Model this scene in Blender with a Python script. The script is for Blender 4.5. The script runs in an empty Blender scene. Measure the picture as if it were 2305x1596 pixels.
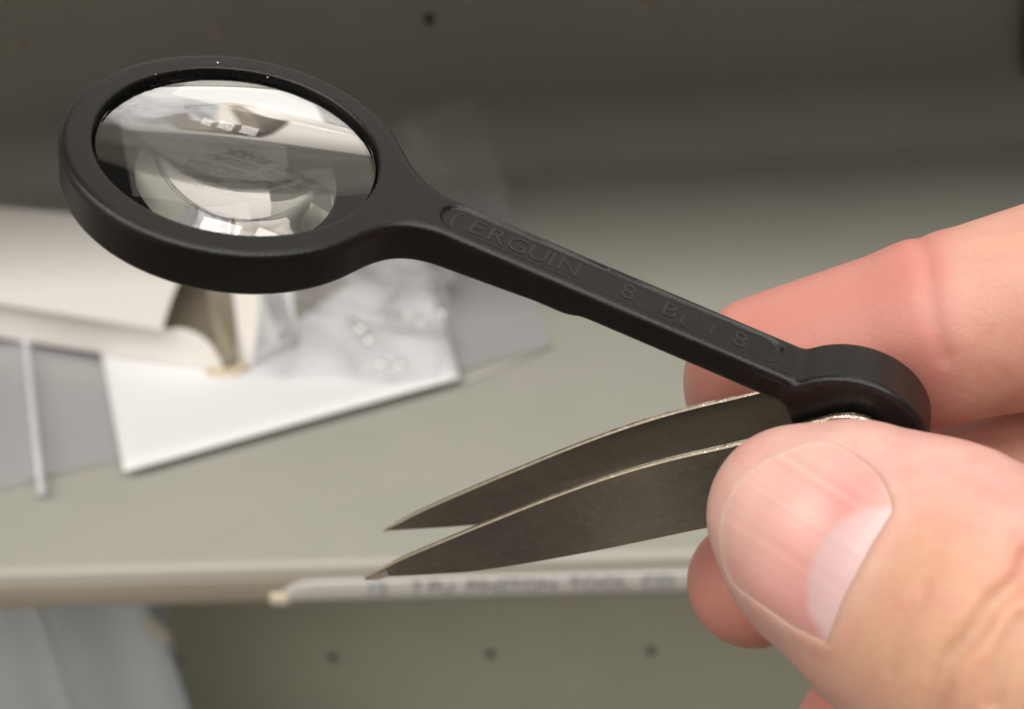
import bpy, bmesh, math, random
import numpy as np
from mathutils import Vector, Matrix
# 1 unit = 1 cm
sc = bpy.context.scene
col = sc.collection
random.seed(4); rng = np.random.default_rng(4)

# ------------------------------------------------------------------ camera
F = 2450.; CX, CY, H = 1152., 798., 20.          # focal length in photo pixels (2304 wide), camera height over shelf
p_, y_, r_ = 0.45267173, -0.07551805, -0.07363585
fw = np.array([math.sin(y_)*math.cos(p_), math.cos(y_)*math.cos(p_), -math.sin(p_)])
r0 = np.cross(fw, [0, 0, 1.]); r0 /= np.linalg.norm(r0); u0 = np.cross(r0, fw)
rr = math.cos(r_)*r0 + math.sin(r_)*u0; uu = -math.sin(r_)*r0 + math.cos(r_)*u0
M = np.array([rr, uu, -fw]).T; O = np.array([0, 0, H])
cam = bpy.data.cameras.new('camera'); co = bpy.data.objects.new('camera', cam); col.objects.link(co)
mw = Matrix.Identity(4)
for i in range(3):
    for j in range(3): mw[i][j] = M[i, j]
mw.translation = Vector(O); co.matrix_world = mw
cam.sensor_width = 36; cam.lens = 36*F/2304; cam.clip_start = .5; cam.clip_end = 3000
cam.dof.use_dof = True; cam.dof.focus_distance = 10.4; cam.dof.aperture_fstop = .27
sc.camera = co

# ------------------------------------------------------------------ light
w_ = bpy.data.worlds.new('World'); sc.world = w_; w_.use_nodes = True
w_.node_tree.nodes['Background'].inputs[0].default_value = (1, .93, .82, 1)
w_.node_tree.nodes['Background'].inputs[1].default_value = .15
def area(x, y, z, sx, sy, P):
    l = bpy.data.lights.new('ceiling_panel', 'AREA'); l.shape = 'RECTANGLE'; l.size = sx; l.size_y = sy
    l.energy = P; l.color = (1, .955, .89)
    o = bpy.data.objects.new('ceiling_panel', l); col.objects.link(o); o.location = (x, y, z)
    return o
for x, y, sx, sy, pw_ in ((35, 44, 26, 26, 24000), (72, 50, 26, 26, 20000), (106, 56, 20, 24, 10000), (0, -95, 520, 170, 1090000),
                       (0, -260, 520, 100, 480000)):
    area(x, y, 230, sx, sy, pw_)
sc.view_settings.view_transform = 'Standard'; sc.view_settings.look = 'None'
sc.view_settings.exposure = 0; sc.view_settings.gamma = 1
sc.render.engine = 'CYCLES'
sc.cycles.use_denoising = True
sc.cycles.max_bounces = 10; sc.cycles.transparent_max_bounces = 16
sc.cycles.sample_clamp_indirect = 8

# ------------------------------------------------------------------ helpers
def tag(o, label=None, cat=None, kind=None, group=None):
    if label: o['label'] = label
    if cat: o['category'] = cat
    if kind: o['kind'] = kind
    if group: o['group'] = group
    return o
def mesh(name, verts, faces, mat, parent=None, smooth=False):
    me = bpy.data.meshes.new(name); me.from_pydata([tuple(map(float, v)) for v in verts], [], [tuple(map(int, f)) for f in faces]); me.update()
    if smooth: me.polygons.foreach_set('use_smooth', [True]*len(me.polygons))
    if mat: me.materials.append(mat)
    o = bpy.data.objects.new(name, me); col.objects.link(o); o.parent = parent
    return o
def npmesh(name, V, Q, mat, parent=None):
    me = bpy.data.meshes.new(name); n = len(Q); k = Q.shape[1]
    me.vertices.add(len(V)); me.vertices.foreach_set('co', np.ascontiguousarray(V, dtype=np.float32).ravel())
    me.loops.add(n*k); me.loops.foreach_set('vertex_index', Q.astype(np.int32).ravel())
    me.polygons.add(n); me.polygons.foreach_set('loop_start', np.arange(0, n*k, k, dtype=np.int32))
    me.polygons.foreach_set('use_smooth', np.ones(n, bool))
    me.update(calc_edges=True); me.validate()
    if mat: me.materials.append(mat)
    o = bpy.data.objects.new(name, me); col.objects.link(o); o.parent = parent
    return o
def empty(name, loc):
    o = bpy.data.objects.new(name, None); col.objects.link(o); o.location = loc; o.empty_display_size = .5
    bpy.context.view_layer.update()
    return o
def keep(o, parent):                                   # parent without moving the child
    o.parent = parent; o.matrix_parent_inverse = Matrix.Translation(parent.location).inverted()
def C2W(P): return O + np.asarray(P, float) @ M.T      # camera space (x right, y up, z back) to world
def pix(px, py, d): return np.array([(px-CX)/F*d, -(py-CY)/F*d, -d])
def onz(px, py, z):
    d = M @ np.array([(px-CX)/F, -(py-CY)/F, -1.]); return O + d*(z-H)/d[2]
def ony(px, py, y):
    d = M @ np.array([(px-CX)/F, -(py-CY)/F, -1.]); return O + d*y/d[1]
def box(name, lo, hi, mat, parent=None, bev=0, seg=2):
    bm = bmesh.new(); bmesh.ops.create_cube(bm, size=1)
    for v in bm.verts:
        v.co = [lo[i] + (v.co[i]+.5)*(hi[i]-lo[i]) for i in range(3)]
    if bev: bmesh.ops.bevel(bm, geom=bm.edges[:], offset=bev, segments=seg, affect='EDGES', profile=.5)
    me = bpy.data.meshes.new(name); bm.to_mesh(me); bm.free(); me.materials.append(mat)
    if bev: me.polygons.foreach_set('use_smooth', [True]*len(me.polygons))
    o = bpy.data.objects.new(name, me); col.objects.link(o); o.parent = parent
    return o

# materials
def mat(name, color, rough=.5, metal=0, spec=.5, **kw):
    m = bpy.data.materials.new(name); m.use_nodes = True
    b = m.node_tree.nodes['Principled BSDF']
    b.inputs['Base Color'].default_value = (*color, 1); b.inputs['Roughness'].default_value = rough
    b.inputs['Metallic'].default_value = metal; b.inputs['Specular IOR Level'].default_value = spec
    for k, v in kw.items(): b.inputs[k.replace('_', ' ')].default_value = v
    return m
def N(m, t, **kw):
    n = m.node_tree.nodes.new(t)
    for k, v in kw.items():
        if k in n.inputs: n.inputs[k].default_value = v
        else: setattr(n, k, v)
    return n
def L(m, a, b): m.node_tree.links.new(a, b)
def objco(m, scale=(1, 1, 1)):
    t = N(m, 'ShaderNodeTexCoord'); mp = N(m, 'ShaderNodeMapping'); mp.inputs['Scale'].default_value = scale
    L(m, t.outputs['Object'], mp.inputs['Vector']); return mp.outputs[0]
def noise(m, vec, scale, detail=4, rough=.55):
    n = N(m, 'ShaderNodeTexNoise'); n.inputs['Scale'].default_value = scale; n.inputs['Detail'].default_value = detail
    n.inputs['Roughness'].default_value = rough; L(m, vec, n.inputs['Vector']); return n.outputs['Fac']
def ramp(m, fac, stops):
    r = N(m, 'ShaderNodeValToRGB'); e = r.color_ramp.elements
    while len(e) < len(stops): e.new(.5)
    for i, (p, c) in enumerate(stops): e[i].position = p; e[i].color = (*c, 1) if len(c) == 3 else c
    L(m, fac, r.inputs[0]); return r.outputs[0]
def bump(m, h, strength, dist, prev=None):
    b = N(m, 'ShaderNodeBump'); b.inputs['Strength'].default_value = strength; b.inputs['Distance'].default_value = dist
    L(m, h, b.inputs['Height'])
    if prev is not None: L(m, prev, b.inputs['Normal'])
    return b.outputs[0]
def P(m): return m.node_tree.nodes['Principled BSDF']

def painted(name, c1, c2, rough=.45):
    m = mat(name, c1, rough); v = objco(m)
    L(m, ramp(m, noise(m, v, .12, 5), [(.35, c1), (.65, c2)]), P(m).inputs['Base Color'])
    L(m, bump(m, noise(m, v, 9, 3), .15, .02), P(m).inputs['Normal'])
    return m
m_shelf = painted('shelf_paint', (.375, .375, .335), (.405, .40, .36), .42)
m_lip = painted('lip_paint', (.30, .265, .215), (.33, .29, .235), .5)
m_wall = painted('panel_paint', (.385, .38, .335), (.415, .41, .365), .5)
m_floor = painted('floor_tile', (.24, .20, .16), (.28, .24, .19), .4)
ck = N(m_floor, 'ShaderNodeTexChecker'); ck.inputs['Scale'].default_value = 1/31.; L(m_floor, objco(m_floor), ck.inputs['Vector'])
ck.inputs['Color1'].default_value = (.06, .05, .04, 1); ck.inputs['Color2'].default_value = (.25, .215, .17, 1); L(m_floor, ck.outputs[0], P(m_floor).inputs['Base Color'])
m_dark = mat('hole_dark', (.11, .10, .085), .9)
m_paper = mat('white_paper', (.80, .81, .83), .6)
m_card = mat('carton_card', (.86, .83, .80), .6)
m_ink = mat('print_ink', (.05, .05, .055), .6)
m_brown = mat('carton_inside', (.30, .26, .20), .8)
m_tan = mat('carton_fibre', (.62, .50, .36), .8)

# black magnifier plastic
m_black = mat('black_plastic', (.007, .0065, .006), .36, spec=.38)
v = objco(m_black)
nz = noise(m_black, v, 42, 5, .6)
L(m_black, bump(m_black, nz, .34, .012), P(m_black).inputs['Normal'])
L(m_black, ramp(m_black, noise(m_black, v, 3, 6, .7), [(.3, (.20,)*3), (.75, (.33,)*3)]), P(m_black).inputs['Roughness'])
m_letter = mat('black_plastic_letter', (.014, .0135, .0125), .34)
m_glass = mat('lens_glass', (1, 1, 1), .0, Transmission_Weight=1., IOR=1.55)
m_film = bpy.data.materials.new('clear_film')
def film(name, colr, alpha, rough, bumpscale=1.2, bumpd=.12, tint=(.97, .97, .98, 1), ior=1.32):
    m = mat(name, colr, rough); v = objco(m)
    nt = m.node_tree; tr = N(m, 'ShaderNodeBsdfTransparent', Color=tint); mx = N(m, 'ShaderNodeMixShader')
    out = nt.nodes['Material Output']
    lw = N(m, 'ShaderNodeLayerWeight'); lw.inputs['Blend'].default_value = .35
    ma = N(m, 'ShaderNodeMath', operation='MULTIPLY_ADD'); ma.use_clamp = True
    L(m, lw.outputs['Facing'], ma.inputs[0]); ma.inputs[1].default_value = .35; ma.inputs[2].default_value = alpha
    L(m, ma.outputs[0], mx.inputs[0]); L(m, tr.outputs[0], mx.inputs[1]); L(m, P(m).outputs[0], mx.inputs[2])
    nb = bump(m, noise(m, v, bumpscale, 4), .5, bumpd); L(m, nb, P(m).inputs['Normal'])
    P(m).inputs['Specular IOR Level'].default_value = 0
    fr = N(m, 'ShaderNodeFresnel', IOR=ior); L(m, nb, fr.inputs['Normal']); gl = N(m, 'ShaderNodeBsdfGlossy', Roughness=rough)
    L(m, nb, gl.inputs['Normal']); m2 = N(m, 'ShaderNodeMixShader'); L(m, fr.outputs[0], m2.inputs[0]); L(m, mx.outputs[0], m2.inputs[1]); L(m, gl.outputs[0], m2.inputs[2])
    L(m, m2.outputs[0], out.inputs[0])
    return m
m_film = film('clear_film', (.66, .65, .70), .22, .24, tint=(.93, .925, .93, 1))
m_film2 = film('crumpled_film', (.88, .89, .92), .08, .13, .6, .05, ior=1.28)
m_blue = film('blue_grey_film', (.76, .83, .90), .94, .30, .25, .3)

# metal
m_metal = mat('tweezer_steel', (.36, .33, .295), .26, 1)
v = objco(m_metal)
sm = objco(m_metal, (1, 1, 6))
sc1 = noise(m_metal, sm, 7, 8, .75)
L(m_metal, ramp(m_metal, sc1, [(.25, (.11,)*3), (.55, (.17,)*3), (.8, (.34,)*3)]), P(m_metal).inputs['Roughness'])
cM = ramp(m_metal, noise(m_metal, v, 2.2, 7, .7), [(.35, (.33, .31, .285)), (.60, (.38, .355, .325)), (.74, (.52, .485, .44))])
mm = N(m_metal, 'ShaderNodeMix', data_type='RGBA'); mm.inputs[7].default_value = (.66, .62, .56, 1); L(m_metal, cM, mm.inputs[6])
L(m_metal, ramp(m_metal, noise(m_metal, objco(m_metal, (3, 1, 3)), 5, 12, .85), [(.53, (0,)*3), (.70, (.7,)*3)]), mm.inputs[0])
L(m_metal, mm.outputs[2], P(m_metal).inputs['Base Color'])
vo = N(m_metal, 'ShaderNodeTexVoronoi', feature='DISTANCE_TO_EDGE'); vo.inputs['Scale'].default_value = 5; L(m_metal, sm, vo.inputs['Vector'])
b1 = bump(m_metal, noise(m_metal, v, .7, 2, .4), .25, .05)
b1 = bump(m_metal, noise(m_metal, objco(m_metal, (14, 2, 2)), 9, 3, .6), .035, .003, b1)
L(m_metal, b1, P(m_metal).inputs['Normal'])
m_edge = mat('tweezer_edge', (.95, .86, .73), .22, 1)
v = objco(m_edge); L(m_edge, bump(m_edge, noise(m_edge, v, 9, 3, .7), .6, .04), P(m_edge).inputs['Normal'])
m_bevel = mat('tweezer_ground_tip', (.9, .86, .8), .22, 1)

# ------------------------------------------------------------------ SDF tools
def smin(a, b, k):
    h = np.clip(.5+.5*(b-a)/k, 0, 1); return b*(1-h)+a*h-k*h*(1-h)
def smax(a, b, k): return -smin(-a, -b, k)
def seg(P, A, B, ra, rb, m=None, k=1.):
    A = np.asarray(A, float); B = np.asarray(B, float); d = B-A
    h = np.clip(((P-A)@d)/(d@d), 0, 1); Q = P-(A+h[..., None]*d)
    if m is not None: Q = Q + (1/k-1)*(Q@m)[..., None]*m
    return np.sqrt((Q*Q).sum(-1)) - (ra+(rb-ra)*h)
def nets(fn, lo, hi, h):
    lo = np.array(lo, float); n = np.ceil((np.array(hi)-lo)/h).astype(int)+1
    xs = [lo[i]+h*np.arange(n[i]) for i in range(3)]
    Fv = np.empty(n, np.float32)
    for i in range(n[0]):
        Y, Z = np.meshgrid(xs[1], xs[2], indexing='ij')
        Fv[i] = fn(np.stack([np.full_like(Y, xs[0][i]), Y, Z], -1))
    S = Fv < 0
    acc = np.zeros((n[0]-1, n[1]-1, n[2]-1, 3), np.float32); cnt = np.zeros(acc.shape[:3], np.float32)
    cn = [(a, b, c) for a in (0, 1) for b in (0, 1) for c in (0, 1)]
    sl = lambda A, o: A[o[0]:o[0]+n[0]-1, o[1]:o[1]+n[1]-1, o[2]:o[2]+n[2]-1]
    for a in cn:
        for ax in range(3):
            if a[ax]: continue
            b = list(a); b[ax] = 1; b = tuple(b)
            fa, fb = sl(Fv, a), sl(Fv, b); x = (sl(S, a) != sl(S, b))
            t = np.where(x, fa/np.where(x, fa-fb, 1), 0)
            for k in range(3): acc[..., k] += np.where(x, a[k]+(t if k == ax else 0), 0)
            cnt += x
    act = cnt > 0; idx = -np.ones(act.shape, np.int64); idx[act] = np.arange(act.sum())
    V = acc[act]/cnt[act][:, None]; V = lo + (np.argwhere(act)+V)*h
    Q = []
    for ax in range(3):
        o1, o2 = (ax+1) % 3, (ax+2) % 3
        s = [slice(1, -1)]*3; s[ax] = slice(0, -1); s2 = [slice(1, -1)]*3; s2[ax] = slice(1, None)
        A = S[tuple(s)]; B = S[tuple(s2)]; ch = np.argwhere(A != B); inside = A[A != B]
        ch = ch + 1; ch[:, ax] -= 1
        def cell(d1, d2):
            c = ch.copy(); c[:, o1] += d1; c[:, o2] += d2; return idx[c[:, 0], c[:, 1], c[:, 2]]
        q = np.stack([cell(-1, -1), cell(0, -1), cell(0, 0), cell(-1, 0)], 1)
        q[~inside] = q[~inside][:, ::-1]
        Q.append(q)
    return V, np.concatenate(Q)
def grad(fn, V, e=.004):
    f0 = fn(V); g = np.stack([fn(V+np.eye(3)[i]*e)-f0 for i in range(3)], 1)/e
    return f0, g
def project(fn, V, it=3, e=.004, lim=.08):
    V = V.copy()
    for _ in range(it):
        f0, g = grad(fn, V, e)
        s = f0/np.maximum((g*g).sum(1), .2); V -= np.clip(s, -lim, lim)[:, None]*g
    return V

# ================================================================== THE SHELF (setting)
def sheet_shelf(name, z, y0, y1, x0, x1, lip, kind='structure'):
    # folded sheet: flat top, rounded front, lip hanging down, small return
    prof = [(y1, z), (y0+.6, z)]
    for a in np.linspace(0, math.pi/2, 8): prof.append((y0+.35-.35*math.sin(a), z-.35+.35*math.cos(a)))
    prof += [(y0, z-lip), (y0+.12, z-lip-.1), (y0+.5, z-lip-.1), (y0+.5, z-lip), (y0+.62, z-.6), (y1, z-.6)]
    V = [(x, a, b) for x in (x0, x1) for a, b in prof]; n = len(prof)
    Fc = [(i, (i+1) % n, (i+1) % n+n, i+n) for i in range(n)] + [tuple(range(n))[::-1], tuple(range(n, 2*n))]
    o = mesh(name, V, Fc, m_shelf)
    md = o.modifiers.new('w', 'WEIGHTED_NORMAL'); 
    return tag(o, kind=kind)
EY = 26.9; WY = 75.
sh = sheet_shelf('shelf', 0, EY, WY, -95, 95, 1.35)
sheet_shelf('upper_shelf', 27, 39, WY, -95, 95, 3)
sheet_shelf('bottom_shelf', -62, EY+2, WY, -95, 95, 3)
# front strip of the lip, painted brown-grey
tag(box('shelf_lip', (-95, EY-.12, -1.33), (95, EY-.004, -.42), m_lip, bev=.05), kind='structure')

cv = [(WY-.03-7.4*(1-math.sin(a)), .02+7.4*(1-math.cos(a))) for a in np.linspace(0, math.pi/2, 24)]
V = [(x, a, b) for x in (-95, 95) for a, b in cv]
tag(mesh('shelf_back_curve', V, [(i, i+1, i+25, i+24) for i in range(23)], m_shelf, None, True), kind='structure')
def perforated(name, xs, zs, r, y, mat_):
    # real holes: each cell is a ring of quads between its border and a 16-gon
    V = []; Fc = []
    sx = xs[1]-xs[0]; sz = zs[1]-zs[0]
    for x in xs:
        for z in zs:
            b = len(V); n = 16
            for k in range(n):
                a = 2*math.pi*k/n+math.pi/n; c, s = math.cos(a), math.sin(a); m_ = max(abs(c), abs(s))
                V.append((x+c/m_*sx/2, y, z+s/m_*sz/2)); V.append((x+r*c, y, z+r*s)); V.append((x+r*c, y+.25, z+r*s))
            for k in range(n):
                j = (k+1) % n
                # square corners fall between two ring points
                Fc.append((b+3*k, b+3*j, b+3*j+1, b+3*k+1)); Fc.append((b+3*k+1, b+3*j+1, b+3*j+2, b+3*k+2))
            q = len(V)
            for dx, dz, k in ((1, 1, 1), (-1, 1, 5), (-1, -1, 9), (1, -1, 13)):
                V.append((x+dx*sx/2, y, z+dz*sz/2)); Fc.append((b+3*k, len(V)-1, b+3*((k+1) % n)))
    return mesh(name, V, Fc, mat_)
zrow = [20-.1516*WY + 13.7*k for k in range(-6, 7)]
xrow = [-38.0 + 14.22*k for k in range(-5, 11)]
BW = tag(perforated('back_wall', xrow, [z for z in zrow if z > 0], .38, WY, m_wall), kind='structure')
m_plug = mat('plug_plastic', (.52, .42, .37), .5)
zr0 = min(z for z in zrow if z > 0)
for k, x in enumerate(xrow):
    if k % 3 == 1 or k > 8: continue                     # some holes stay open
    V = []
    for rad, yy in ((.41, WY+.1), (.41, WY-.08), (.3, WY-.16)):
        for q in range(14): V.append((x+rad*math.cos(q*math.pi/7), yy, zr0+rad*math.sin(q*math.pi/7)))
    Fc = [(l*14+q, l*14+(q+1) % 14, (l+1)*14+(q+1) % 14, (l+1)*14+q) for l in (0, 1) for q in range(14)]+[tuple(range(28, 42))]
    mesh('plug', V, Fc, m_plug, BW)
m_wall_lit = painted('panel_paint_lit', (.60, .595, .495), (.64, .635, .53), .5)  # same panel; the brighter light below the shelf is put into this colour
tag(perforated('lower_back_wall', xrow, [z for z in zrow if z < 0], .46, WY, m_wall_lit), kind='structure')
tag(box('cavity_behind_wall', (-115, WY+.9, -90), (120, WY+1.2, 110), m_dark), kind='structure')
tag(box('floor', (-600, -600, -121), (600, 300, -120), m_floor), kind='structure')
tag(box('bounce_wall', (-262, -420, -120), (-260, 76, 232), mat('bounce_wall_paint', (.72, .69, .63), .7)), kind='structure')  # unseen pale wall, added to throw light on the blade edges
ux = ony(2299, 100, WY-.6)[0]
tag(box('upright', (ux, WY-1.6, -80), (ux+3, WY-.02, 110), m_dark, bev=.1), 'dark slotted metal upright at the right edge of the back wall', 'shelf upright')

# ================================================================== printed label on the shelf lip
def text(name, body, size, mat_, parent, origin, xdir, ydir, ext=.01, align='LEFT', sx=1., bold=0.):
    cu = bpy.data.curves.new(name, 'FONT'); cu.body = body; cu.size = size; cu.extrude = ext; cu.align_x = align; cu.resolution_u = 3; cu.offset = bold
    t = bpy.data.objects.new(name, cu); col.objects.link(t)
    dg = bpy.context.evaluated_depsgraph_get(); me = bpy.data.meshes.new_from_object(t.evaluated_get(dg))
    bpy.data.objects.remove(t)
    X = np.array(xdir, float); X /= np.linalg.norm(X); Y = np.array(ydir, float); Y -= (Y@X)*X; Y /= np.linalg.norm(Y); Z = np.cross(X, Y)
    V = np.empty(len(me.vertices)*3, np.float32); me.vertices.foreach_get('co', V); V = V.reshape(-1, 3)
    W = np.array(origin)+V[:, :1]*sx*X+V[:, 1:2]*Y+V[:, 2:]*Z
    me.vertices.foreach_set('co', W.astype(np.float32).ravel()); me.update(); me.name = name
    me.materials.clear(); me.materials.append(mat_)
    o = bpy.data.objects.new(name, me); col.objects.link(o)
    if parent: keep(o, parent)
    return o
yl = EY-.16
a = ony(645, 1345, yl); 
lab = empty('price_label', (float(a[0]), yl, -1))
tag(lab, 'white price label strip with blurred dark print clipped to the front lip of the shelf', 'label')
x0 = float(ony(640, 1340, yl)[0]); x1 = x0+30
zt = float(ony(1000, 1297, yl)[2]); zb = float(ony(1000, 1345, yl)[2])
# strip with clipped rounded left end, slightly bowed face
V = []; Fc = []; nn = 40; cs = 7
m_strip = mat('label_holder', (.52, .515, .50), .35)
for i in range(nn+1):
    t = i/nn; x = x0+(x1-x0)*t**1.6
    k = min(1, (x-x0)/1.1); zt_i = zb+(zt-zb)*(.35+.65*math.sqrt(k*(2-k))) 
    for j in range(cs):
        q = j/(cs-1); V.append((x, yl-.08*math.sin(math.pi*q)**.6, zb+(zt_i-zb)*q))
for i in range(nn):
    for j in range(cs-1): b = i*cs+j; Fc.append((b, b+cs, b+cs+1, b+1))
o = mesh('label_strip', V, Fc, m_strip, None, True); s = o.modifiers.new('s', 'SOLIDIFY'); s.thickness = .05; s.offset = 1; keep(o, lab)
t0 = ony(822, 1320, yl-.2)
keep(text('print', '12    7 PU  PINSTON  TOOL  CO  cushioned', .66, mat('faded_ink', (.21, .20, .19), .6), None, (t0[0], yl-.12, zb+.36*(zt-zb)), (1, 0, .0), (0, 0, 1), .022, sx=1.0), lab)
o = box('end_clip', (x0-.45, yl-.16, zb-.05), (x0+.15, yl, zb+.4), mat('clip_plastic', (.72, .66, .5), .3), None, .08); keep(o, lab)

# notice card on the upper shelf, seen mirrored in the lens
nc = empty('notice_card', (3, 38.8, 30))
tag(nc, 'tall white printed notice on the shelf above, seen only mirrored in the lens', 'notice')
keep(box('card', (-16, 38.7, 29), (44, 38.9, 128), mat('notice_card_white', (.82, .81, .79), .7), None), nc)
for i, (t_, s_, z_, x_, w_s) in enumerate((('ITEM NO.', 9.5, 99.5, 0, .40), ('NUMBER', 7, 91.5, -5, .36), ('DESCRIPTION', 9.5, 80.5, -4.5, .33), ('UNITED  STOCK', 6, 73.5, -2, .42), ('PLEASE  ORDER', 5, 67.5, 0, .45))):
    keep(text('print', t_, s_, m_ink, None, (x_, 38.68, z_-6), (1, 0, 0), (0, 0, 1), .03, sx=w_s, bold=s_*.035), nc)

# ================================================================== things lying on the shelf
# plastic bag: film draped over the shelf from pixel outline (bottom edge to raised top corner)
def filmgrid(name, corners, nu, nv, amp, mat_, zfun=None, seed=0, freq=1.0, folds=()):
    r = np.random.default_rng(seed); ks = [(r.uniform(-1, 1, 2)*freq, r.uniform(0, 6.28), r.uniform(.4, 1)) for _ in range(14)]
    A, B, Cc, D = [np.array(c, float) for c in corners]
    V = []; Fc = []
    for i in range(nu+1):
        for j in range(nv+1):
            u, v = i/nu, j/nv
            Pp = (A*(1-u)+B*u)*(1-v)+(D*(1-u)+Cc*u)*v
            n_ = sum(am*math.sin(k[0]*Pp[0]+k[1]*Pp[1]+ph) for k, ph, am in ks)/4
            z = amp*abs(n_)
            for (fx, fy, gx, gy, hh, ww) in folds:
                dx, dy = gx-fx, gy-fy; l2 = dx*dx+dy*dy; t = min(1, max(0, ((Pp[0]-fx)*dx+(Pp[1]-fy)*dy)/l2))
                dd = math.hypot(Pp[0]-fx-t*dx, Pp[1]-fy-t*dy); z += hh*math.exp(-(dd/ww)**2)
            Pp = Pp+np.array([0, 0, z+.02]); V.append(Pp)
    for i in range(nu):
        for j in range(nv): b = i*(nv+1)+j; Fc.append((b, b+nv+1, b+nv+2, b+1))
    return mesh(name, V, Fc, mat_, None, True)
bagE = empty('plastic_bag', (-12, 45, 0))
tag(bagE, 'large clear plastic bag lying flat on the shelf under the white paper', 'plastic bag')
bl, br_ = onz(-420, 1215, .1), onz(1240, 780, .1)
tr_ = np.array([-4.6, 62, .3]); tl_ = np.array([-38, 62, .3])
o = filmgrid('film', (bl, br_, tr_, tl_), 70, 50, .16, m_film, seed=3, freq=.5,
             folds=((-19.0, 31.2, -26.2, 45.2, .30, .28),)); keep(o, bagE)
# raised top corner of the bag (stands up off the shelf)
c0, c1, c2, c3 = onz(880, 480, .5), onz(1190, 590, .3), onz(1075, 240, 6.), onz(860, 310, 5.)
o = filmgrid('raised_corner', (c0, c1, c2, c3), 30, 30, .8, film('corner_film', (.30, .30, .30), .16, .2, .8, .3), seed=9, freq=.7); keep(o, bagE)
# seam bead of the bag
def tube(name, pts, r, mat_, parent=None, n=8):
    pts = [np.array(p, float) for p in pts]; V = []; Fc = []
    for i, p in enumerate(pts):
        d = pts[min(i+1, len(pts)-1)]-pts[max(i-1, 0)]; d /= np.linalg.norm(d)
        a = np.cross(d, [0, .3, 1.]); a /= np.linalg.norm(a); b = np.cross(d, a)
        for k in range(n): t = 2*math.pi*k/n; V.append(p+r*(math.cos(t)*a*1+math.sin(t)*b))
    for i in range(len(pts)-1):
        for k in range(n): Fc.append((i*n+k, i*n+(k+1) % n, (i+1)*n+(k+1) % n, (i+1)*n+k))
    Fc += [tuple(range(n))[::-1], tuple(range((len(pts)-1)*n, len(pts)*n))]
    o = mesh(name, V, Fc, mat_, None, True)
    if parent: keep(o, parent)
    return o
m_seam = film('bag_seam', (.84, .85, .92), .62, .35)
tube('zip_seam', [onz(95, 1112, .35), onz(82, 1000, .5), onz(70, 880, .5), onz(58, 770, .5), onz(40, 640, .4)], .13, m_seam, bagE)
# the bag's bottom hem
tube('hem', [onz(1036, 862, .12), onz(1120, 830, .12), onz(1240, 780, .12)], .07, mat('hem_film', (.55, .54, .5), .3), bagE)

# white paper
pw = [onz(225, 780, .45), onz(278, 1063, .42), onz(1035, 855, .42), onz(930, 480, .5)]
d_ = pw[3]-pw[2]; pw[0] = pw[1]+(onz(225, 780, .42)-pw[1])*2.2; 
o = filmgrid('paper_sheet', (pw[1], pw[2], pw[3], pw[0]), 24, 24, .10, m_paper, seed=5, freq=.25)
s = o.modifiers.new('s', 'SOLIDIFY'); s.thickness = .03
tag(o, 'plain white sheet of paper lying askew in front of the carton', 'paper sheet')

# crumpled clear bag on top of the paper
fl = [(*onz(650, 700, .7)[:2], *onz(900, 760, .7)[:2], .5, .5), (*onz(900, 640, .7)[:2], *onz(1000, 700, .7)[:2], .6, .4)]
for gx_, gy_, dx_, dy_ in ((802, 734, 14, 12), (825, 758, 10, 18), (914, 714, 8, 4), (949, 729, 14, 14), (903, 770, 10, 8), (858, 828, 12, -6), (898, 826, 10, 8), (863, 607, 8, 6)):
    fl.append((*onz(gx_-dx_, gy_-dy_, .9)[:2], *onz(gx_+dx_, gy_+dy_, .9)[:2], .34, .22))
o = filmgrid('crumpled_bag', (onz(560, 850, .62), onz(985, 855, .62), onz(1035, 560, .9), onz(620, 560, 1.4)), 130, 110, .9, m_film2, seed=21, freq=.95, folds=tuple(fl))
cbag = o
tag(o, 'small crumpled clear plastic bag with bright glints resting on the white paper', 'plastic bag')
m_glint = mat('film_glint', (.95, .95, .93), .16, .75, spec=1.)  # pale shiny tubes added on the crumpled film to draw its glints
for gx_, gy_, dx_, dy_, rr_ in ((795, 730, 9, 6, .10), (808, 742, 8, 8, .12), (826, 762, 7, 12, .10), (914, 714, 5, 3, .13), (944, 724, 7, 9, .07), (905, 770, 9, 5, .07), (860, 826, 9, -4, .11), (898, 826, 8, 6, .12), (863, 607, 6, 4, .06), (985, 690, 14, 22, .05)):
    a_, b_ = onz(gx_-dx_, gy_-dy_, 1.35), onz(gx_+dx_, gy_+dy_, 1.35); c_m = (a_+b_)/2+np.array([0, 0, .18])
    keep(tube('glint', [a_, (a_+c_m)/2+np.array([.03, 0, .05]), c_m, (b_+c_m)/2+np.array([-.03, 0, .05]), b_], rr_*1.3, m_glint), cbag)
# printed slip inside the crumpled bag
sl = empty('printed_slip', onz(620, 720, .9))
tag(sl, 'small white slip with dark print standing beside the open carton end', 'paper slip')

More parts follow.
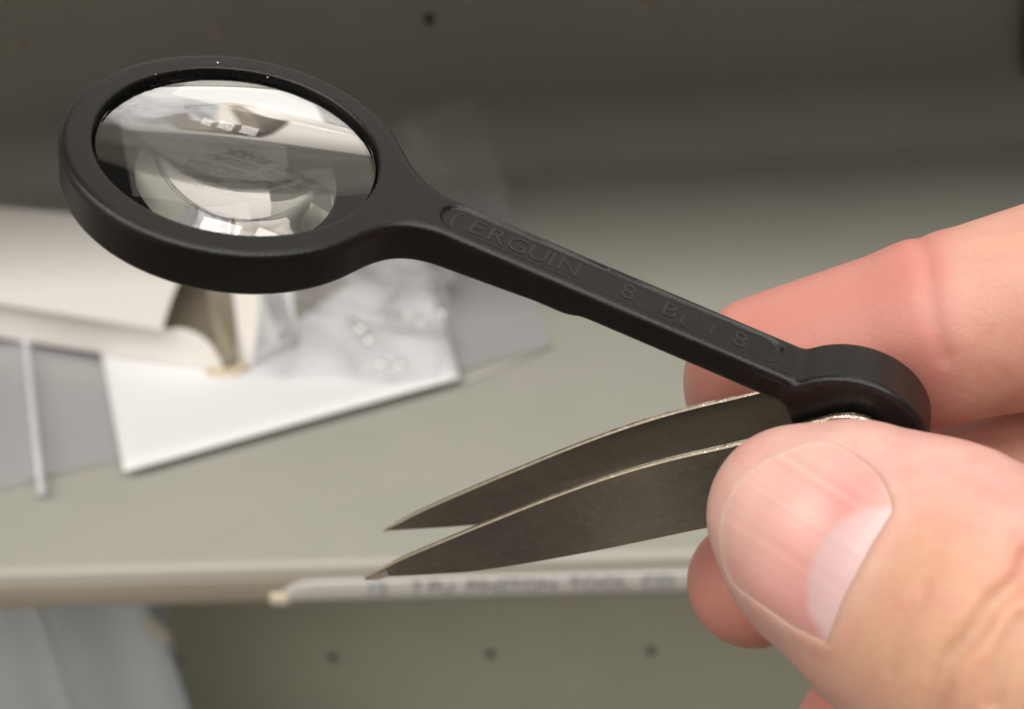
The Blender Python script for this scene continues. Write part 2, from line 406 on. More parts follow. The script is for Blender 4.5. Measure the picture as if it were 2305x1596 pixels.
# carton
B0 = onz(0, 760, .55); B1 = onz(510, 838, .55)
dl = B1-B0; dl[2] = 0; dl /= np.linalg.norm(dl); nb = np.array([-dl[1], dl[0], 0]); up = np.array([0, 0, 1.])
ct = empty('carton', B0)
tag(ct, 'open white carton lying on its side with a curved cut mouth facing right', 'carton')
HC, WC = 2.15, 10.2
def K(l, n, z): return B0+dl*l+nb*n+up*z
def slab(name, pts, th, mat_, parent):
    # planar outline given as points, thickened along its normal
    pts = [np.array(p, float) for p in pts]; nrm = np.cross(pts[1]-pts[0], pts[-1]-pts[0]); nrm /= np.linalg.norm(nrm)
    n = len(pts); V = pts+[p-nrm*th for p in pts]
    Fc = [tuple(range(n)), tuple(range(n, 2*n))[::-1]]+[(i, i+n, (i+1) % n+n, (i+1) % n) for i in range(n)]
    o = mesh(name, V, Fc, mat_); keep(o, parent); return o
LB = -16.
def onfront(px, py):
    d = M @ np.array([(px-CX)/F, -(py-CY)/F, -1.]); return O+d*(((B0-O)@nb)/(d@nb))
ZT = B0[2]+HC
cut = [onz(px, py, ZT) for px, py in ((365, 741), (373, 712), (386, 673), (395, 650), (405, 626), (420, 596), (440, 565), (462, 535))]
slab('top_panel', [K(LB, 0, HC)]+cut+[K(11.0, WC, HC), K(LB, WC, HC)], .06, m_card, ct)
fr = [K(LB, 0, 0), K(12.6, 0, 0)]+[onfront(px, py) for px, py in ((503, 834), (497, 820), (488, 800), (478, 783), (465, 768), (450, 757), (436, 749), (420, 744), (404, 740), (385, 741), (366, 742.5))]+[K(LB, 0, HC-.06)]
slab('front_panel', fr, .06, m_card, ct)
slab('back_panel', [K(11.5, WC, 0), K(LB, WC, 0), K(LB, WC, HC-.07), K(10.9, WC, HC-.07)], .06, m_brown, ct)
slab('bottom_panel', [K(LB, .07, .0), K(12.6, .07, .0), K(12.6, WC, .0), K(LB, WC, .0)], .05, m_brown, ct)
slab('inner_flap', [onz(498, 826, .6), onz(536, 803, .7), onz(533, 730, 2.1), onz(521, 640, 3.7), onz(462, 590, 3.6), onz(470, 700, 2.0)], .04, m_brown, ct)
slab('tuck_flap', [onz(537, 812, .55), onz(565, 828, .6), onz(578, 740, 2.2), onz(584, 636, 4.0), onz(521, 634, 3.9), onz(533, 728, 2.2)], .05, m_card, ct)
slab('inner_divider', [K(9.2, 4.6, .05), K(12.0, 4.2, .05), K(11.4, 4.4, HC-.3), K(9.2, 4.6, HC-.1)], .05, m_brown, ct)
tube('torn_edge', [onz(470, 838, .5), onz(505, 842, .52), onz(532, 838, .6), onz(552, 822, .7)], .20, m_tan, ct)
slp = [onz(572, 812, .62), onz(668, 765, .75), onz(655, 640, 2.6), onz(588, 632, 3.3)]
slab('slip', slp, .03, m_paper, sl)
xd = onz(636, 770, .9)-onz(590, 650, 3.0); yd = onz(655, 640, 2.6)-onz(588, 655, 2.9)
m_grey = mat('print_grey', (.18, .18, .20), .6)
for i, (t_, q_) in enumerate((('ORIGINAL', (612, 648, 2.95)), ('HSSH 70', (592, 660, 2.85)))):
    keep(text('print', t_, .62, m_grey, None, onz(*q_)+np.array([0, -.12, .12]), xd, yd, .01), sl)

# ================================================================== lower bag, under the shelf
lbE = empty('hanging_bag', ony(200, 1500, 62.)); 
tag(lbE, 'blue grey translucent plastic bag standing on the shelf below, at the left edge', 'plastic bag')
def bagpt(px, py, y): return ony(px, py, y)
V = []; Fc = []; nu, nv = 50, 40
Lx0, Rx = float(ony(-420, 1500, 58.)[0]), float(ony(398, 1500, 60.)[0])
zt_, zb_ = float(ony(200, 1290, 60.)[2]), -61.9
for i in range(nu+1):
    for j in range(nv+1):
        u, v = i/nu, j/nv; x = Lx0+(Rx-Lx0)*u; x += .25*math.sin(v*5)*u
        if v > .78: x -= (v-.78)*3.4*u
        V.append((x, 60-1.3*math.sin(math.pi*u)**.5-.35*math.sin(u*17+v*2)-.3*math.sin(u*31-v*4), zb_+(zt_-zb_)*v))
for i in range(nu):
    for j in range(nv): b = i*(nv+1)+j; Fc.append((b, b+nv+1, b+nv+2, b+1))
o = mesh('film_front', V, Fc, m_blue, None, True); keep(o, lbE)
o = mesh('film_back', [(Lx0, 61, zb_), (Rx, 61, zb_), (Rx-.4, 61, zt_), (Lx0, 61, zt_)], [(0, 1, 2, 3)], m_blue); keep(o, lbE)
xs_ = float(ony(140, 1480, 58.2)[0])
tube('seam', [(xs_, 57.5, zb_), (xs_-.1, 57.5, -45), (xs_, 57.5, -35), (xs_, 57.5, zt_)], .22, mat('seam_film', (.78, .80, .80), .4), lbE)
# folded white corner tab: a crumpled lump of film
kn = [ony(322, 1385, 59.), ony(345, 1412, 58.6), ony(368, 1432, 58.6), ony(388, 1452, 59.)]
V = []; Fc = []
for i, (p, r) in enumerate(zip(kn, (.15, .62, .55, .12))):
    for k in range(10):
        t = 2*math.pi*k/10; V.append(p+np.array([math.cos(t)*r*(1+.2*math.sin(3*k+i)), math.sin(t)*r*.5, math.cos(t)*r*.4+math.sin(t)*r*.7]))
for i in range(3):
    for k in range(10): Fc.append((i*10+k, i*10+(k+1) % 10, (i+1)*10+(k+1) % 10, (i+1)*10+k))
Fc += [tuple(range(10))[::-1], tuple(range(30, 40))]
o = mesh('folded_corner', V, Fc, mat('folded_film', (.75, .73, .66), .35), None, True); keep(o, lbE)

# ================================================================== MAGNIFIER (own frame: u along the arm, n up from its face, w across)
n_ = np.array([.24163932, .69585525, .67631051]); c_ = np.array([-2.45747974, 1.89994672, -9.8703098])
u_ = np.array([.91078909, -.40309318, .08932591]); wv = np.array([.33477406, .59439158, -.73118053])
TF = np.array([u_, n_, wv])                                 # rows
def T2C(Q): return c_+np.asarray(Q, float)@TF
def T2W(Q): return C2W(T2C(Q))
def C2T(Pc): return (np.asarray(Pc, float)-c_)@TF.T
def onplane(axis, val, px, py):
    d = np.array([(px-CX)/F, -(py-CY)/F, -1.]); Pp = d*((c_@axis+val)/(d@axis)); return (Pp-c_)@TF.T
TK = .46
DC = (5.99, -.41); DR = .725
def mag(Q):
    u, n, w = Q[..., 0], Q[..., 1], Q[..., 2]
    rad = np.hypot(u, w); ring = rad-1.535
    # arm outline in the u-w plane, flaring into the ring
    arm = np.maximum(np.abs(w-.28-.01*(u-3))-.275, np.maximum(1.35-u, u-5.7))
    o2 = smin(ring, arm, .55)
    bot = -TK+.12*np.clip((u-1.4)/1.6, 0, 1)
    bot = bot+.05*(1/(1+np.exp(-(u-3.38)/.035)))
    cen = (bot)/2; hh = -(bot)/2
    d2 = o2; dn = np.abs(n-cen)-hh
    r = .068
    q = np.stack([d2+r, dn+r], -1); ext = np.minimum(q.max(-1), 0)+np.sqrt((np.maximum(q, 0)**2).sum(-1))-r
    # inner lip that carries the lens
    ext = smax(ext, 1.262+1.0*np.clip(-.25-n, 0, .22)*(rad < 1.6)-rad, .02)
    lip = np.maximum(np.abs(rad-1.262)-.03, np.abs(n+.235)-.035)
    ext = np.minimum(ext, lip)
    dd = np.hypot(u-DC[0], n-DC[1])-DR; dw = np.abs(w-.285)-.272
    q = np.stack([dd+.05, dw+.05], -1); disc = np.minimum(q.max(-1), 0)+np.sqrt((np.maximum(q, 0)**2).sum(-1))-.05
    disc = smax(disc, -(n+.33+1.2*(u-5.44))/1.56, .05)
    f = smin(ext, disc, .05)
    # recessed panel
    t = np.clip((u-2.08)/2.95, 0, 1); sl = np.hypot(u-(2.08+t*2.95), (w-.31-.01*(u-3))/1.0)-.185
    pocket = np.maximum(sl, -n-.03)
    return smax(f, -pocket, .012)
V, Q = nets(mag, (-1.75, -1.3, -1.75), (6.95, .55, 1.75), .03)
V = project(mag, V, 3, .002)
MG = empty('magnifier', T2W((0, -.2, 0)))
tag(MG, 'black plastic magnifying glass with round lens and embossed arm swung out from the tweezers', 'magnifier')
o = npmesh('frame', T2W(V), Q, m_black); keep(o, MG)
# lens
R_, RB = 6.0, 4.2; ra = 1.26; nr, na = 40, 96; V = []; Fc = []
def sag(r, R=6.8): return math.sqrt(R*R-r*r)-math.sqrt(R*R-ra*ra)
for side in (1, -1):
    base = len(V); RR = R_ if side > 0 else RB
    V.append((0, -.150+side*(.06+sag(0, RR)), 0))
    for i in range(1, nr+1):
        r = ra*i/nr
        for k in range(na): t = 2*math.pi*k/na; V.append((r*math.cos(t), -.150+side*(.06+sag(r, RR)), r*math.sin(t)))
    f = lambda i, k: base+1+(i-1)*na+k % na
    for k in range(na):
        tri = (base, f(1, k+1), f(1, k)); Fc.append(tri if side > 0 else tri[::-1])
        for i in range(1, nr):
            q = (f(i, k), f(i, k+1), f(i+1, k+1), f(i+1, k)); Fc.append(q if side > 0 else q[::-1])
hl = 1+nr*na
for k in range(na):
    a = 1+(nr-1)*na; Fc.append((a+k, a+(k+1) % na, hl+a+(k+1) % na, hl+a+k))
o = mesh('lens', T2W(np.array(V)), Fc, m_glass, None, True); keep(o, MG)
bm = bmesh.new(); bm.from_mesh(o.data); bmesh.ops.recalc_face_normals(bm, faces=bm.faces[:]); bm.to_mesh(o.data); bm.free()
# embossed lettering in the recess
X3 = u_@M.T; Y3 = wv@M.T
for body, uu0, size in (('(', 1.98, .26), ('E', 2.17, .27), ('R', 2.35, .27), ('G', 2.54, .27), ('U', 2.75, .27), ('I', 2.95, .27), ('N', 3.04, .27), ('8', 3.66, .27), ('B', 4.06, .25), ('(', 4.24, .2), ('1', 4.50, .18), ('8', 4.74, .27)):
    keep(text('lettering', body, size*1.12, m_letter, None, T2W((uu0, -.029, .31+.01*(uu0-3)-.10)), X3, Y3, .0032), MG)
# dust specks
m_dust = mat('dust', (.8, .8, .8), .7)
for px, py, r in ((490, 142, .013), (602, 175, .009), (350, 168, .007)):
    q = onplane(n_, .0, px, py); bm = bmesh.new(); bmesh.ops.create_icosphere(bm, subdivisions=1, radius=r)
    for v in bm.verts: v.co = Vector((v.co.x*random.uniform(.6, 1.5), v.co.y*.4*random.uniform(.5, 1.4), v.co.z*random.uniform(.6, 1.3)))
    V = [T2W(np.array(v.co)+q+np.array([0, .004, 0])) for v in bm.verts]; Fc = [[v.index for v in f.verts] for f in bm.faces]; bm.free()
    o = mesh('dust_speck', V, Fc, m_dust); keep(o, MG)

# ================================================================== TWEEZERS
TZ = empty('tweezers', T2W((6, -.5, .28)))
tag(TZ, 'pointed steel tweezers held between thumb and forefinger below the magnifier arm', 'tweezers')
upper = [(2.17, -5.28), (2.52, -4.62), (3.1, -3.68), (3.47, -3.1), (3.84, -2.53), (4.27, -1.91), (4.70, -1.36), (5.3, -.68), (5.66, -.2), (5.86, .0), (6.05, .06)]
lower = [(6.45, -.15), (6.62, -.55), (6.35, -.95), (5.75, -1.6), (5.36, -1.99), (4.49, -3.02), (3.55, -4.06), (3.05, -4.53), (2.48, -5.02)]
def dens(pts, k=6, closed=False):
    P_ = np.array(pts, float); out = []
    n = len(P_)
    for i in range(n-1):
        p0, p1, p2, p3 = P_[max(i-1, 0)], P_[i], P_[i+1], P_[min(i+2, n-1)]
        for t in np.arange(k)/k: out.append(.5*((2*p1)+(-p0+p2)*t+(2*p0-5*p1+4*p2-p3)*t*t+(-p0+3*p1-3*p2+p3)*t**3))
    out.append(P_[-1]); return out
def blade(wf, wr, name, du=0., dn=0., splay=0.):
    # wf front face, wr rear face
    U = dens(upper); Lw = dens([upper[-1]]+lower+[upper[0]])[1:-1]
    ol = np.array(U+Lw); cen = np.array([4.2, -2.6]); n = len(ol)
    tg = np.roll(ol, -1, 0)-np.roll(ol, 1, 0); tg /= np.linalg.norm(tg, axis=1)[:, None]; nr_ = np.stack([-tg[:, 1], tg[:, 0]], 1)
    if ((ol-cen)*nr_).sum() < 0: nr_ = -nr_
    # ring loops: front inset, front edge bevel, rear bevel, rear inset
    bvl = .016
    loops = [(-bvl, wf), (0, wf+bvl*.8), (0, wr-bvl*.8), (-bvl, wr)]
    V = []; Fc = []
    for off, w in loops:
        for p, q in zip(ol, nr_):
            x = p+q*off; s = (5.9-x[0])/3.7; V.append((x[0]+du*s, x[1]+dn*s, w+splay*s))
    for l in range(3):
        for i in range(n): j = (i+1) % n; Fc.append((l*n+i, l*n+j, (l+1)*n+j, (l+1)*n+i))
    nf = len(Fc); Fc += [tuple(range(n))[::-1], tuple(range(3*n, 4*n))]
    o = mesh(name, T2W(np.array(V)), Fc, m_metal); keep(o, TZ)
    bm = bmesh.new(); bm.from_mesh(o.data); bmesh.ops.recalc_face_normals(bm, faces=bm.faces[:])
    bm.faces.ensure_lookup_table(); bmesh.ops.triangulate(bm, faces=bm.faces[nf:]); bm.to_mesh(o.data); bm.free()
    o.data.materials.append(m_edge)
    for f in o.data.polygons:
        if f.index < 3*n: f.material_index = 1
    return o
blade(-.105, -.045, 'blade')
blade(.605, .665, 'blade', -.09, .04)
# ground bright facet at the front tip
q = [(2.19, -5.25), (2.30, -5.06), (2.42, -4.92), (2.47, -4.99), (2.35, -5.14)]
V = [T2W((a, b, -.113-.10*(2.5-a+.2*(b+5.1)))) for a, b in q]; o = mesh('tip_facet', V+[T2W((a, b, -.105)) for a, b in q], [tuple(range(5)), (5, 6, 7, 8, 9)]+[(i, (i+1) % 5, (i+1) % 5+5, i+5) for i in range(5)], m_bevel); keep(o, TZ)
# pivot pin through blades and disc
V = []; Fc = []
for w in (-.125, -.107, .667, .70):
    for k in range(20): t = 2*math.pi*k/20; V.append(T2W((DC[0]+.05+(.16 if -.12 < w < .68 else .13)*math.cos(t), DC[1]-.1+(.16 if -.12 < w < .68 else .13)*math.sin(t), w)))
for l in range(3):
    for k in range(20): Fc.append((l*20+k, l*20+(k+1) % 20, (l+1)*20+(k+1) % 20, (l+1)*20+k))
Fc += [tuple(range(20)), tuple(range(60, 80))]
o = mesh('pivot_pin', V, Fc, m_edge, None, True); keep(o, TZ)

# ================================================================== HAND
ax = np.array([(2200-1790), (1440-1160)], float); axl = np.hypot(*ax); ax /= axl; sx_ = np.array([ax[1], -ax[0]])   # thumb axis / upward side in photo pixels
def tp(al, off, d): p = np.array([1790, 1160])+ax*al+sx_*off; return pix(p[0], p[1], d)
TH = [(tp(14, 2, 9.15), 211/F*9.15), (tp(150, 17, 8.95), 288/F*8.95), (tp(330, 34, 8.62), 338/F*8.62), (tp(500, 38, 8.3), 352/F*8.3)]
THm = np.array([.0, .12, 1.]); THm /= np.linalg.norm(THm)
fi = dict(
 index=[((2.71, -.29, -11.25), .93), ((4.05, .24, -10.34), .88), ((6.3, .80, -9.55), 1.07), ((9.9, -.6, -9.3), 1.15)],
 middle=[((2.66, -2.56, -12.15), .70), ((3.9, -1.9, -11.7), .82), ((6.2, -.95, -10.95), 1.0), ((10.2, -2.0, -11.0), 1.15)],
 ring=[((3.80, -4.10, -11.6), .76), ((5.3, -3.4, -11.9), .8), ((7.2, -2.8, -12.3), .9), ((10.4, -3.6, -12.2), 1.15)],
 little=[((5.6, -6.0, -11.4), .62), ((6.6, -5.3, -11.9), .7), ((8.0, -4.8, -12.5), .78), ((10.6, -5.2, -12.8), 1.0)])
wrist = (17.5, -3.6, -11.2)
def chain(Pp, ch, k=.12, **kw):
    f = None
    for (a, ra_), (b, rb_) in zip(ch[:-1], ch[1:]):
        g = seg(Pp, a, b, ra_, rb_, **kw); f = g if f is None else smin(f, g, k)
    return f
thumb_tail = [(tuple(TH[3][0]), TH[3][1]), ((6.1, -3.9, -7.5), 1.30), ((9.6, -5.2, -8.6), 1.55), ((13.5, -4.6, -10.2), 1.7)]
def plane_w(Pp): return (Pp-c_)@wv
# nail outline in photo pixels
NO = np.array([(640, 190), (540, 205), (430, 245), (330, 292), (250, 350), (195, 405), (155, 470), (125, 540), (107, 610), (100, 700), (105, 780), (122, 850), (160, 930),
      (225, 985), (300, 1040), (400, 1110), (480, 1165), (550, 1200), (660, 1250), (700, 1150), (730, 1070), (760, 1000), (800, 925), (850, 830), (900, 735), (960, 640), (1010, 555),
      (1000, 490), (960, 400), (925, 350), (880, 310), (790, 240), (720, 205)], float)/1.805*.7732+np.array([2040, 1180])*.7732
def polysd(px, py, poly):
    d = np.full(px.shape, 1e9); ins = np.zeros(px.shape, bool)
    for i in range(len(poly)):
        a, b = poly[i], poly[(i+1) % len(poly)]; e = b-a
        wx, wy = px-a[0], py-a[1]; t = np.clip((wx*e[0]+wy*e[1])/(e@e), 0, 1)
        d = np.minimum(d, (wx-e[0]*t)**2+(wy-e[1]*t)**2)
        c1 = (a[1] > py) != (b[1] > py)
        with np.errstate(divide='ignore', invalid='ignore'): xx = (b[0]-a[0])*(py-a[1])/(b[1]-a[1])+a[0]
        ins ^= c1 & (px < xx)
    d = np.sqrt(d); return np.where(ins, -d, d)
def z5(pts): return np.array(pts, float)/1.805*.7732+np.array([2040, 1180])*.7732
creases = [  # (polyline, depth, width px)
 (z5([(1720, 800), (1690, 900), (1600, 985), (1530, 1040), (1480, 1130), (1400, 1230), (1320, 1330), (1270, 1420), (1250, 1520), (1230, 1650)]), .060, 26),
 (z5([(1480, 1130), (1440, 1215), (1330, 1300)]), .012, 24),
 (z5([(1680, 1130), (1600, 1260), (1560, 1420), (1540, 1560)]), .030, 20),
 (z5([(1180, 950), (1150, 1050), (1060, 1150), (1010, 1250), (990, 1380)]), .010, 18),
]
def linedist(px, py, poly):
    d = np.full(px.shape, 1e9)
    for a, b in zip(poly[:-1], poly[1:]):
        e = b-a; wx, wy = px-a[0], py-a[1]; t = np.clip((wx*e[0]+wy*e[1])/(e@e), 0, 1)
        d = np.minimum(d, (wx-e[0]*t)**2+(wy-e[1]*t)**2)
    return np.sqrt(d)
ind_crease = [(np.array([(2062, 515), (2085, 590), (2092, 660), (2105, 730), (2125, 800)], float), .026, 24)]
def base_hand(Pp, detail=False):
    th = chain(Pp, TH, .15, m=THm, k_=None) if False else None
    for (a, ra_), (b, rb_) in zip(TH[:-1], TH[1:]):
        g = seg(Pp, a, b, ra_, rb_, THm, .82); th = g if th is None else smin(th, g, .1)
    th = smin(th, seg(Pp, tp(85, -32, 9.1), tp(190, -10, 9.0), 222/F*9.1, 262/F*9.0, THm, .82), .08)
    th = smin(th, seg(Pp, tp(40, 0, 9.62), tp(220, 10, 9.5), .74, .95), .15)      # fleshy pad pressed on the blade
    # flatten pad on the blade
    dist = np.sqrt(((Pp-TH[0][0])**2).sum(-1))
    th = smax(th, plane_w(Pp)+.105-np.maximum(0, dist-2.2)*1.2, .12)
    tt = chain(Pp, thumb_tail, .4); th = smin(th, tt, .15)
    if detail:
        px = CX+F*Pp[..., 0]/-Pp[..., 2]; py = CY-F*Pp[..., 1]/-Pp[..., 2]
        front = Pp[..., 2] > -8.95+.14*(Pp[..., 0]-2.6)
        al = (px-1790)*ax[0]+(py-1160)*ax[1]
        sel = front & (px < 2700) & (py < 2000)
        D = np.zeros(px.shape)
        X, Y = px[sel], py[sel]; s = polysd(X, Y, NO); A_ = al[sel]
        dist_edge = np.clip((A_+60)/120, 0, 1)               # 0 at the free edge, 1 at the root
        dd = np.where(s < 0, -.035*np.clip(-s/14, 0, 1)-.004, 0)
        dd += (.002+.009*dist_edge)*np.exp(-((s-14)/16.)**2)
        for poly, dep, wd in creases: dd -= dep*np.exp(-(linedist(X, Y, poly)/wd)**2)
        # knuckle relief
        kk = np.clip((A_-330)/200, 0, 1)
        dd += kk*.006*np.sin(A_/31+.9*np.sin(Y/61))
        D[sel] = dd
        th = th-D
    ix = chain(Pp, fi['index'], .12)
    di = np.sqrt(((Pp-np.array(fi['index'][0][0]))**2).sum(-1))
    ix = smax(ix, .668-plane_w(Pp)-np.maximum(0, di-2.4)*1.2, .12)
    if detail:
        back = Pp[..., 2] < -8.95
        sel = back & (px > 1900) & (px < 2400) & (py > 400) & (py < 960)
        D = np.zeros(px.shape); X, Y = px[sel], py[sel]
        for poly, dep, wd in ind_crease: D[sel] -= dep*np.exp(-(linedist(X, Y, poly)/wd)**2)
        ix = ix-D
    md = chain(Pp, fi['middle'], .12); rg = chain(Pp, fi['ring'], .12); lt = chain(Pp, fi['little'], .12)
    palm = seg(Pp, fi['index'][3][0], wrist, 1.2, 2.0)
    for a, r in ((fi['middle'][3][0], 1.25), (fi['ring'][3][0], 1.2), (fi['little'][3][0], 1.1)):
        palm = smin(palm, seg(Pp, a, wrist, r, 2.0), .5)
    palm = smin(palm, seg(Pp, (12.5, -4.3, -9.6), wrist, 1.6, 2.1), .6)
    palm = smin(palm, seg(Pp, wrist, (24, -4.5, -11.4), 2.35, 2.7), .8)
    pc = ((Pp[..., 0]-9.3)).clip(0, 1)
    f = smin(np.minimum(ix, 1e3), palm, .35)
    f = smin(f, md, .04); f = smin(f, rg, .05); f = smin(f, lt, .05)
    f = np.minimum(f, 1e3)
    f = smin(f, th, .05)
    web = seg(Pp, (10.5, -1.8, -9.4), (11.8, -4.3, -9.0), 1.0, 1.2); f = smin(f, web, .7)
    return smax(f, Pp[..., 0]-23., .3)
V, Q = nets(base_hand, (1.2, -8, -15.2), (23.4, 2.6, -5.6), .085)
bm = bmesh.new()
bv = [bm.verts.new(p) for p in V]
for q in Q: bm.faces.new([bv[i] for i in q])
for lim in (5.6, 5.3):
    es = [e for e in bm.edges if all(v.co.x < lim for v in e.verts)]
    bmesh.ops.subdivide_edges(bm, edges=es, cuts=1, use_grid_fill=True)
bmesh.ops.triangulate(bm, faces=[f for f in bm.faces if len(f.verts) > 4])
hm = bpy.data.meshes.new('skin'); bm.to_mesh(hm); bm.free()
nvt = len(hm.vertices); V = np.empty(nvt*3, np.float32); hm.vertices.foreach_get('co', V); V = V.reshape(-1, 3).astype(float)
det = lambda X: base_hand(X, True)
V = project(base_hand, V, 2, .01); V = project(det, V, 2, .006, .04)
hm.vertices.foreach_set('co', C2W(V).astype(np.float32).ravel()); hm.polygons.foreach_set('use_smooth', [True]*len(hm.polygons)); hm.update()
# skin pigment attribute: r = warm tan, g = redness
px = CX+F*V[:, 0]/-V[:, 2]; py = CY-F*V[:, 1]/-V[:, 2]
front = V[:, 2] > -9.3+.10*(V[:, 0]-2.6)
al = (px-1790)*ax[0]+(py-1160)*ax[1]; of = (px-1790)*sx_[0]+(py-1160)*sx_[1]
tan = np.clip((al-120)/160, 0, 1)*np.clip(1-(of-90)/200, 0, 1)*np.clip((of+330)/120, 0, 1)*front
red = np.where(front, .12+.30*np.clip((al-420)/120, 0, 1), .85)
cr = np.zeros(nvt)
for poly, dep, wd in creases: cr = np.maximum(cr, dep/.05*np.exp(-(linedist(px, py, poly)/(wd*1.9))**2))
red = np.clip(red+1.0*cr*front, 0, 1)
blotch = np.exp(-((px-2060)**2+(py-600)**2)/90**2)*.5+np.exp(-((px-1700)**2+(py-760)**2)/90**2)*.25
red = np.clip(red-(~front)*np.exp(-((px-2250)**2+(py-650)**2)/150**2)*.45+(~front)*blotch*.4, 0, 1)
far = (~front)*np.clip((px-2115)/70, 0, 1); red = red-.35*far*red; tan = np.maximum(tan, .45*far)
att = hm.color_attributes.new('pigment', 'FLOAT_COLOR', 'POINT')
cc = np.ones((nvt, 4), np.float32); cc[:, 0] = tan; cc[:, 1] = red; cc[:, 2] = 0
att.data.foreach_set('color', cc.ravel())

m_skin = mat('skin', (.8, .5, .4), .44, spec=.45, Subsurface_Weight=.5, Subsurface_Scale=.25)
P(m_skin).inputs['Subsurface Radius'].default_value = (1, .32, .18)
at = N(m_skin, 'ShaderNodeAttribute', attribute_name='pigment'); sp = N(m_skin, 'ShaderNodeSeparateColor'); L(m_skin, at.outputs['Color'], sp.inputs[0])
v = objco(m_skin)
def mixc(m, fac, a, b):
    n = N(m, 'ShaderNodeMix', data_type='RGBA'); L(m, fac, n.inputs[0])
    if isinstance(a, tuple): n.inputs[6].default_value = (*a, 1)
    else: L(m, a, n.inputs[6])
    if isinstance(b, tuple): n.inputs[7].default_value = (*b, 1)
    else: L(m, b, n.inputs[7])
    return n.outputs[2]
c0 = ramp(m_skin, noise(m_skin, v, 1.3, 5, .6), [(.25, (.67, .385, .335)), (.75, (.79, .52, .465))])
c1 = mixc(m_skin, sp.outputs[1], c0, (.62, .245, .20))
c2 = mixc(m_skin, sp.outputs[0], c1, (.69, .405, .275))
c3 = mixc(m_skin, ramp(m_skin, noise(m_skin, v, 3.5, 6, .7), [(.42, (0,)*3), (.72, (.5,)*3)]), c2, (.64, .27, .22))
L(m_skin, c3, P(m_skin).inputs['Base Color'])
vo = N(m_skin, 'ShaderNodeTexVoronoi', feature='DISTANCE_TO_EDGE'); vo.inputs['Scale'].default_value = 14
wn = N(m_skin, 'ShaderNodeTexNoise'); wn.inputs['Scale'].default_value = 4; L(m_skin, v, wn.inputs['Vector'])
mxv = N(m_skin, 'ShaderNodeMix', data_type='VECTOR'); mxv.inputs[0].default_value = .12
L(m_skin, v, mxv.inputs[4]); L(m_skin, wn.outputs['Color'], mxv.inputs[5]); L(m_skin, mxv.outputs[1], vo.inputs['Vector'])
lines = ramp(m_skin, vo.outputs['Distance'], [(.0, (0,)*3), (.10, (1,)*3)])
bb = bump(m_skin, lines, .12, .010)
bb = bump(m_skin, noise(m_skin, v, 16, 6, .65), .4, .014, bb)
bb = bump(m_skin, noise(m_skin, v, 55, 3, .6), .35, .005, bb)
L(m_skin, bb, P(m_skin).inputs['Normal'])
hm.materials.append(m_skin)
HD = bpy.data.objects.new('hand', hm); col.objects.link(HD)
tag(HD, 'right hand reaching in from the right, thumb and forefinger pinching the tweezers', 'hand')

# thumbnail: plate following the thumb, convex across
gx = np.arange(NO[:, 0].min()-4, NO[:, 0].max()+4, 5.); gy = np.arange(NO[:, 1].min()-4, NO[:, 1].max()+4, 5.)
GX, GY = np.meshgrid(gx, gy, indexing='ij'); S_ = polysd(GX, GY, NO)
# march rays to the undetailed thumb surface
D0 = np.stack([(GX-CX)/F, -(GY-CY)/F, -np.ones_like(GX)], -1); ln = np.sqrt((D0**2).sum(-1)); t = np.full(GX.shape, 7.0)
for _ in range(40): t = t+base_hand(D0*t[..., None])/ln*.8
surf = D0*t[..., None]
lift = .024*np.clip(-S_/30, 0, 1)**.6-.012
t2 = t-lift
# fine longitudinal ridges
al_ = (GX-1790)*ax[0]+(GY-1160)*ax[1]; of_ = (GX-1790)*sx_[0]+(GY-1160)*sx_[1]
rid = .35*(.0016*np.sin(of_/5.5)+.0018*np.sin(of_/9.+1)+.004*np.exp(-((of_-95)/5)**2)+.003*np.exp(-((of_-10)/5)**2))
t2 = t2-rid*np.clip(-S_/20, 0, 1)
NP = D0*t2[..., None]
ok = S_ < 3; idm = -np.ones(GX.shape, int); idm[ok] = np.arange(ok.sum()); NV = NP[ok]
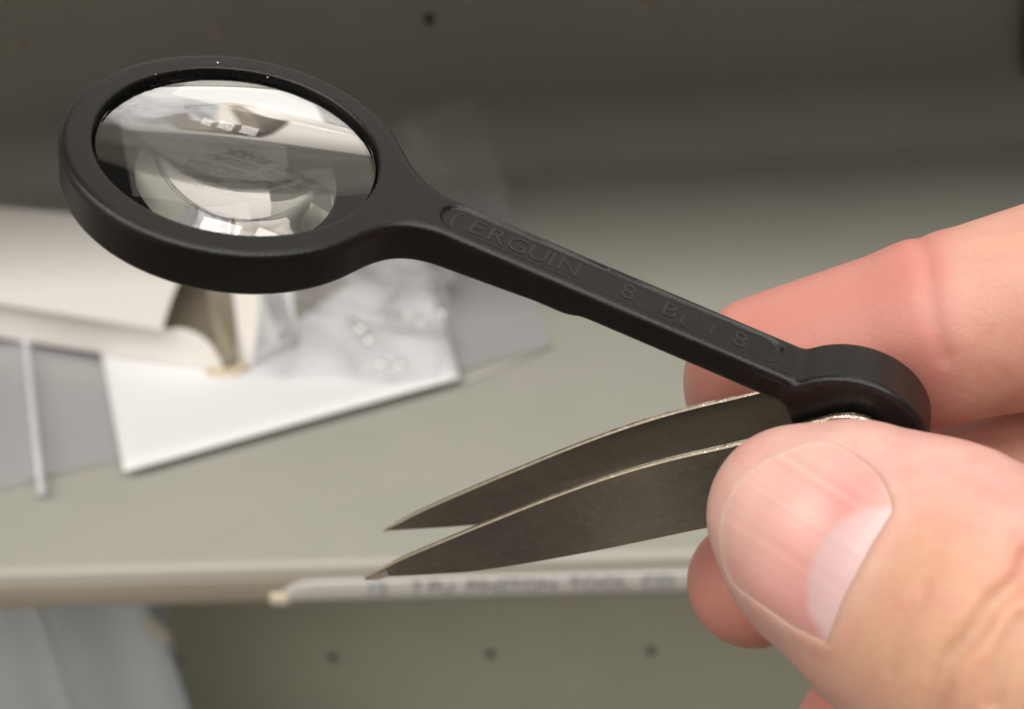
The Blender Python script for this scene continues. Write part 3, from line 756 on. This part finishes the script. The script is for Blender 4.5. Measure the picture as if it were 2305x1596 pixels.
# snap the border onto the outline
sv = S_[ok]
q = np.stack([idm[:-1, :-1], idm[1:, :-1], idm[1:, 1:], idm[:-1, 1:]], -1).reshape(-1, 4); q = q[(q >= 0).all(1)][:, ::-1]
nail = npmesh('thumbnail', C2W(NV), q, None); keep(nail, HD)
pa, po = al_[ok], of_[ok]
LU = z5([(905, 525), (840, 548), (740, 600), (690, 645), (640, 700), (600, 780), (570, 870), (555, 960), (560, 1040), (575, 1100), (605, 1170), (660, 1260), (720, 1150), (800, 980), (900, 790), (1000, 620), (1030, 540)])
lu = np.clip(.5-polysd(GX, GY, LU)[ok]/20, 0, 1)
edge = np.clip(1+sv/7, 0, 1)*np.clip((40-pa)/80, 0, 1)
cut = np.clip(1+sv/9, 0, 1)*np.clip((pa-20)/60, 0, 1)
stripes = np.zeros(len(po))
for o_, wd, s in ((95, 7, .9), (60, 12, .35), (30, 9, .5), (5, 8, .7), (-30, 14, .35), (-62, 8, .5), (-95, 10, .4), (130, 14, .4), (-130, 12, .3), (45, 4, .4), (-14, 4, .4)):
    stripes = np.maximum(stripes, s*np.exp(-((po-o_-.02*pa)/wd)**2))
stripes = .6*stripes+.18*(.5+.5*np.sin(po/3.1+.8*np.sin(po/17)))*(.5+.5*np.sin(po/23+1))
stripes *= np.clip(.95-(pa+60)/420, 0, 1)
pale = np.clip((90-pa)/190, 0, 1)*.6+np.clip((po-20)/160, 0, 1)*0
cc = np.ones((len(NV), 4), np.float32); cc[:, 0] = lu; cc[:, 1] = np.clip(.8*edge+.45*cut, 0, 1); cc[:, 2] = np.clip(stripes+pale*.8, 0, 1)
att = nail.data.color_attributes.new('pigment', 'FLOAT_COLOR', 'POINT'); att.data.foreach_set('color', cc.ravel())
m_nail = mat('nail', (.8, .45, .4), .36, spec=.5, Subsurface_Weight=.35, Subsurface_Scale=.12, Coat_Weight=.25, Coat_Roughness=.25)
at = N(m_nail, 'ShaderNodeAttribute', attribute_name='pigment'); sp = N(m_nail, 'ShaderNodeSeparateColor'); L(m_nail, at.outputs['Color'], sp.inputs[0])
v = objco(m_nail)
cA = mixc(m_nail, ramp(m_nail, noise(m_nail, v, 2.4, 4), [(.35, (0,)*3), (.7, (1,)*3)]), (.72, .32, .30), (.77, .39, .36))
cA = mixc(m_nail, sp.outputs[2], cA, (.82, .53, .46))
cA = mixc(m_nail, sp.outputs[0], cA, (.73, .49, .49))
cA = mixc(m_nail, sp.outputs[1], cA, (.84, .64, .54))
L(m_nail, cA, P(m_nail).inputs['Base Color'])
L(m_nail, bump(m_nail, noise(m_nail, v, 18, 3), .1, .01), P(m_nail).inputs['Normal'])
nail.data.materials.append(m_nail)
